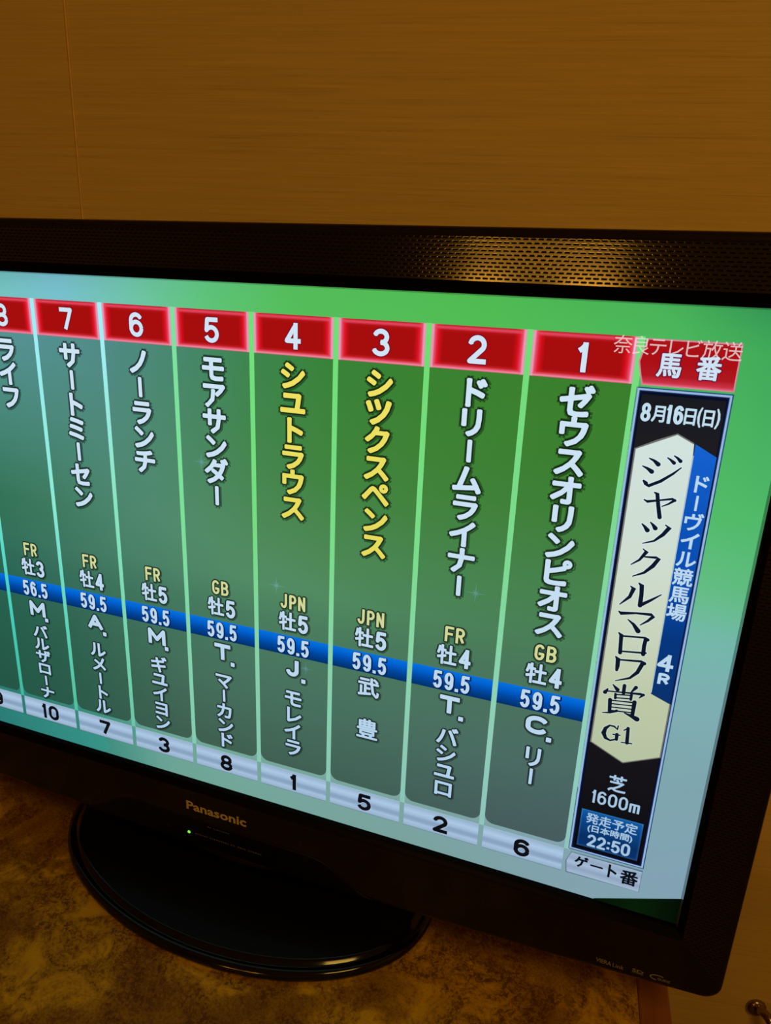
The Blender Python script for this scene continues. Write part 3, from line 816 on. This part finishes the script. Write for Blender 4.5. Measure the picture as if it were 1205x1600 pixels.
graphic('text_shadow', spread(s, 1.6), lambda x, y: tuple(min(255, v + 6) for v in interp([184, 400, 560, 640, 769], [(206, 226, 232), (204, 222, 222), (196, 212, 200), (188, 204, 190), (182, 200, 186)], y)), 8)
graphic('race_title', s, (14, 22, 40), 9)
bt = column_text('ドーヴィル競馬場', 1828, 240, 30.6, 31, 31, 0.7)
graphic('racecourse_name', bt, (186, 216, 238), 8)
graphic('race_number', join(figures('4', 1813, 547, 1838, 578, 6.0), figures('R', 1818, 582, 1836, 603, 5.0)), (184, 214, 236), 8)
graphic('surface', fit('芝', 1768, 799, 1799, 834, 0.8), (166, 198, 226), 6)
graphic('distance', figures('1600m', 1743, 840, 1827, 868, 4.0), (166, 198, 226), 6)
graphic('start_time_box', rect(1730.5, 886, 1838, 968, xs=[1730.5, 1734, 1834, 1838], ys=[886, 889, 905, 945, 964, 968]), lambda x, y: tuple(c + (26 if x < 1732 or x > 1836 or y < 888 or y > 966 else 0) for c in interp([886, 905, 945, 968], [(18, 92, 160), (12, 72, 140), (8, 46, 98), (10, 52, 108)], y)), 6)
graphic('start_time', join(fit('発走予定', 1740, 891, 1830, 914, 0.5), fit('(日本時間)', 1745, 915.5, 1824, 934, 0.5), figures('22:50', 1748, 938, 1823, 964, 3.7)), (162, 196, 224), 7)
graphic('gate_heading_tile', ([(1723, 988), (1851, 986), (1851, 1036), (1718, 1038), (1715, 1012)], [(0, 1, 2, 3, 4)]), (92, 118, 134), 2)
graphic('gate_heading_tile', strips([(989.5, 1724, 1850), (1000, 1720, 1850), (1011, 1717, 1850), (1022, 1718, 1850), (1030, 1719, 1850), (1035.5, 1720, 1850)]), lambda x, y: interp([988, 1000, 1011, 1022, 1036], [(160, 182, 205), (144, 166, 194), (166, 188, 214), (142, 164, 190), (164, 186, 210)], y), 3)
graphic('gate_heading', join(fit('ゲ', 1731, 992, 1756, 1018, 1.0), fit('ー', 1760, 1004, 1783, 1008, 0.9), fit('ト', 1792, 992, 1808, 1022, 1.0), fit('番', 1814, 994, 1846, 1027, 1.0)), (12, 16, 26), 5)
# not yet refreshed strip in the lower right corner of the picture
graphic('dark_picture_strip', ([(1778, 1078), (1850, 1050.5), (1922, 1023), (1922, 1083), (1850, 1083), (1770, 1083)], [(0, 1, 4, 5), (1, 2, 3, 4)]), lambda x, y: interp([1770, 1850, 1900, 1922], [(4, 16, 4), (8, 30, 8), (18, 46, 10), (4, 14, 4)], x), 6)
# translucent station name over the top right corner
sm = []
for ch, x in zip('奈良テレビ放送', (1689, 1714, 1738, 1762, 1786, 1812, 1839)):
    g, f = glyph(ch)
    sm.append(([(x + (a - 0.5) * 28, 57 - (b - 0.38) * 29) for a, b in g], f))
graphic('station_name', join(*sm), (255, 255, 255), 10, M_MARK)

# ------------------------------------------------------------------ lettering and light on the bezel
def bezel_print(name, shape, x0, x1, z0, z1, mat, y=-0.0066, thick=0.0003):
    V, F = spread(shape, 0.0) if isinstance(shape, Shape) else shape
    ax, bx = min(p[0] for p in V), max(p[0] for p in V); ay, by = min(p[1] for p in V), max(p[1] for p in V)
    pts = [(x0 + (x - ax) / (bx - ax) * (x1 - x0), z1 - (q - ay) / (by - ay) * (z1 - z0)) for x, q in V]
    v = [rel(x, y - thick, z) for x, z in pts]
    return mesh_obj(name, v, F, mat, tv)
bezel_print('brand_lettering', fit('Panasonic', 0, 0, 60, 9, 0, 0.024), -0.0294, 0.0272, -0.2228, -0.2142, M_SILVER)
bezel_print('small_lettering', join(fit('VIERA', 0, 0, 10, 4, 0, 0.012), fit('Link', 11, 0.2, 18, 4)), 0.3042, 0.3228, -0.2428, -0.2392, M_GREY)
bezel_print('card_symbol', join(fit('SD', 0, 0, 8, 4, 0, 0.02), rect(0, 4.6, 8, 5.2)), 0.3282, 0.3356, -0.2418, -0.2384, M_GREY)
arc = [(6.0 + 6 * math.cos(math.radians(a)), 3.0 + 2.6 * math.sin(math.radians(a)), 0.9) for a in range(-60, -270, -15)]
bezel_print('guide_symbol', join(strokes([arc]), fit('GUIDE', 5.2, 2.4, 14, 4.8, 0, 0.012)), 0.3396, 0.3528, -0.2425, -0.2374, M_GREY)
random.seed(4)
def dashes(x0, x1, h):
    sh = []; x = x0
    while x < x1:
        w = random.uniform(0.8, 1.6)
        sh.append(rect(x, 0, min(x + w, x1), h)); x += w + random.choice((0.7, 0.7, 0.9, 2.4))
    return join(*sh)
bezel_print('small_lettering', dashes(0, 20, 1.0), -0.0092, 0.0109, -0.2349, -0.2340, M_FAINT, y=-0.0072)
bezel_print('small_lettering', dashes(0, 60, 1.1), -0.0215, 0.0416, -0.2458, -0.2446, M_FAINT, y=-0.0072)
bezel_print('sensor_window', rect(0, 0, 3, 3, 3, 3), -0.0498, -0.0468, -0.2472, -0.2440, M_BEZEL, y=-0.0072)
bm = bmesh.new(); bmesh.ops.create_uvsphere(bm, u_segments=16, v_segments=10, radius=0.0014)
led = bm_obj('power_light', bm, M_LED, tv, smooth=True)
led.location = rel(-0.0279, -0.0073, -0.2459); led.scale = (1, 0.5, 1)
led['label'] = 'small glowing green power light'
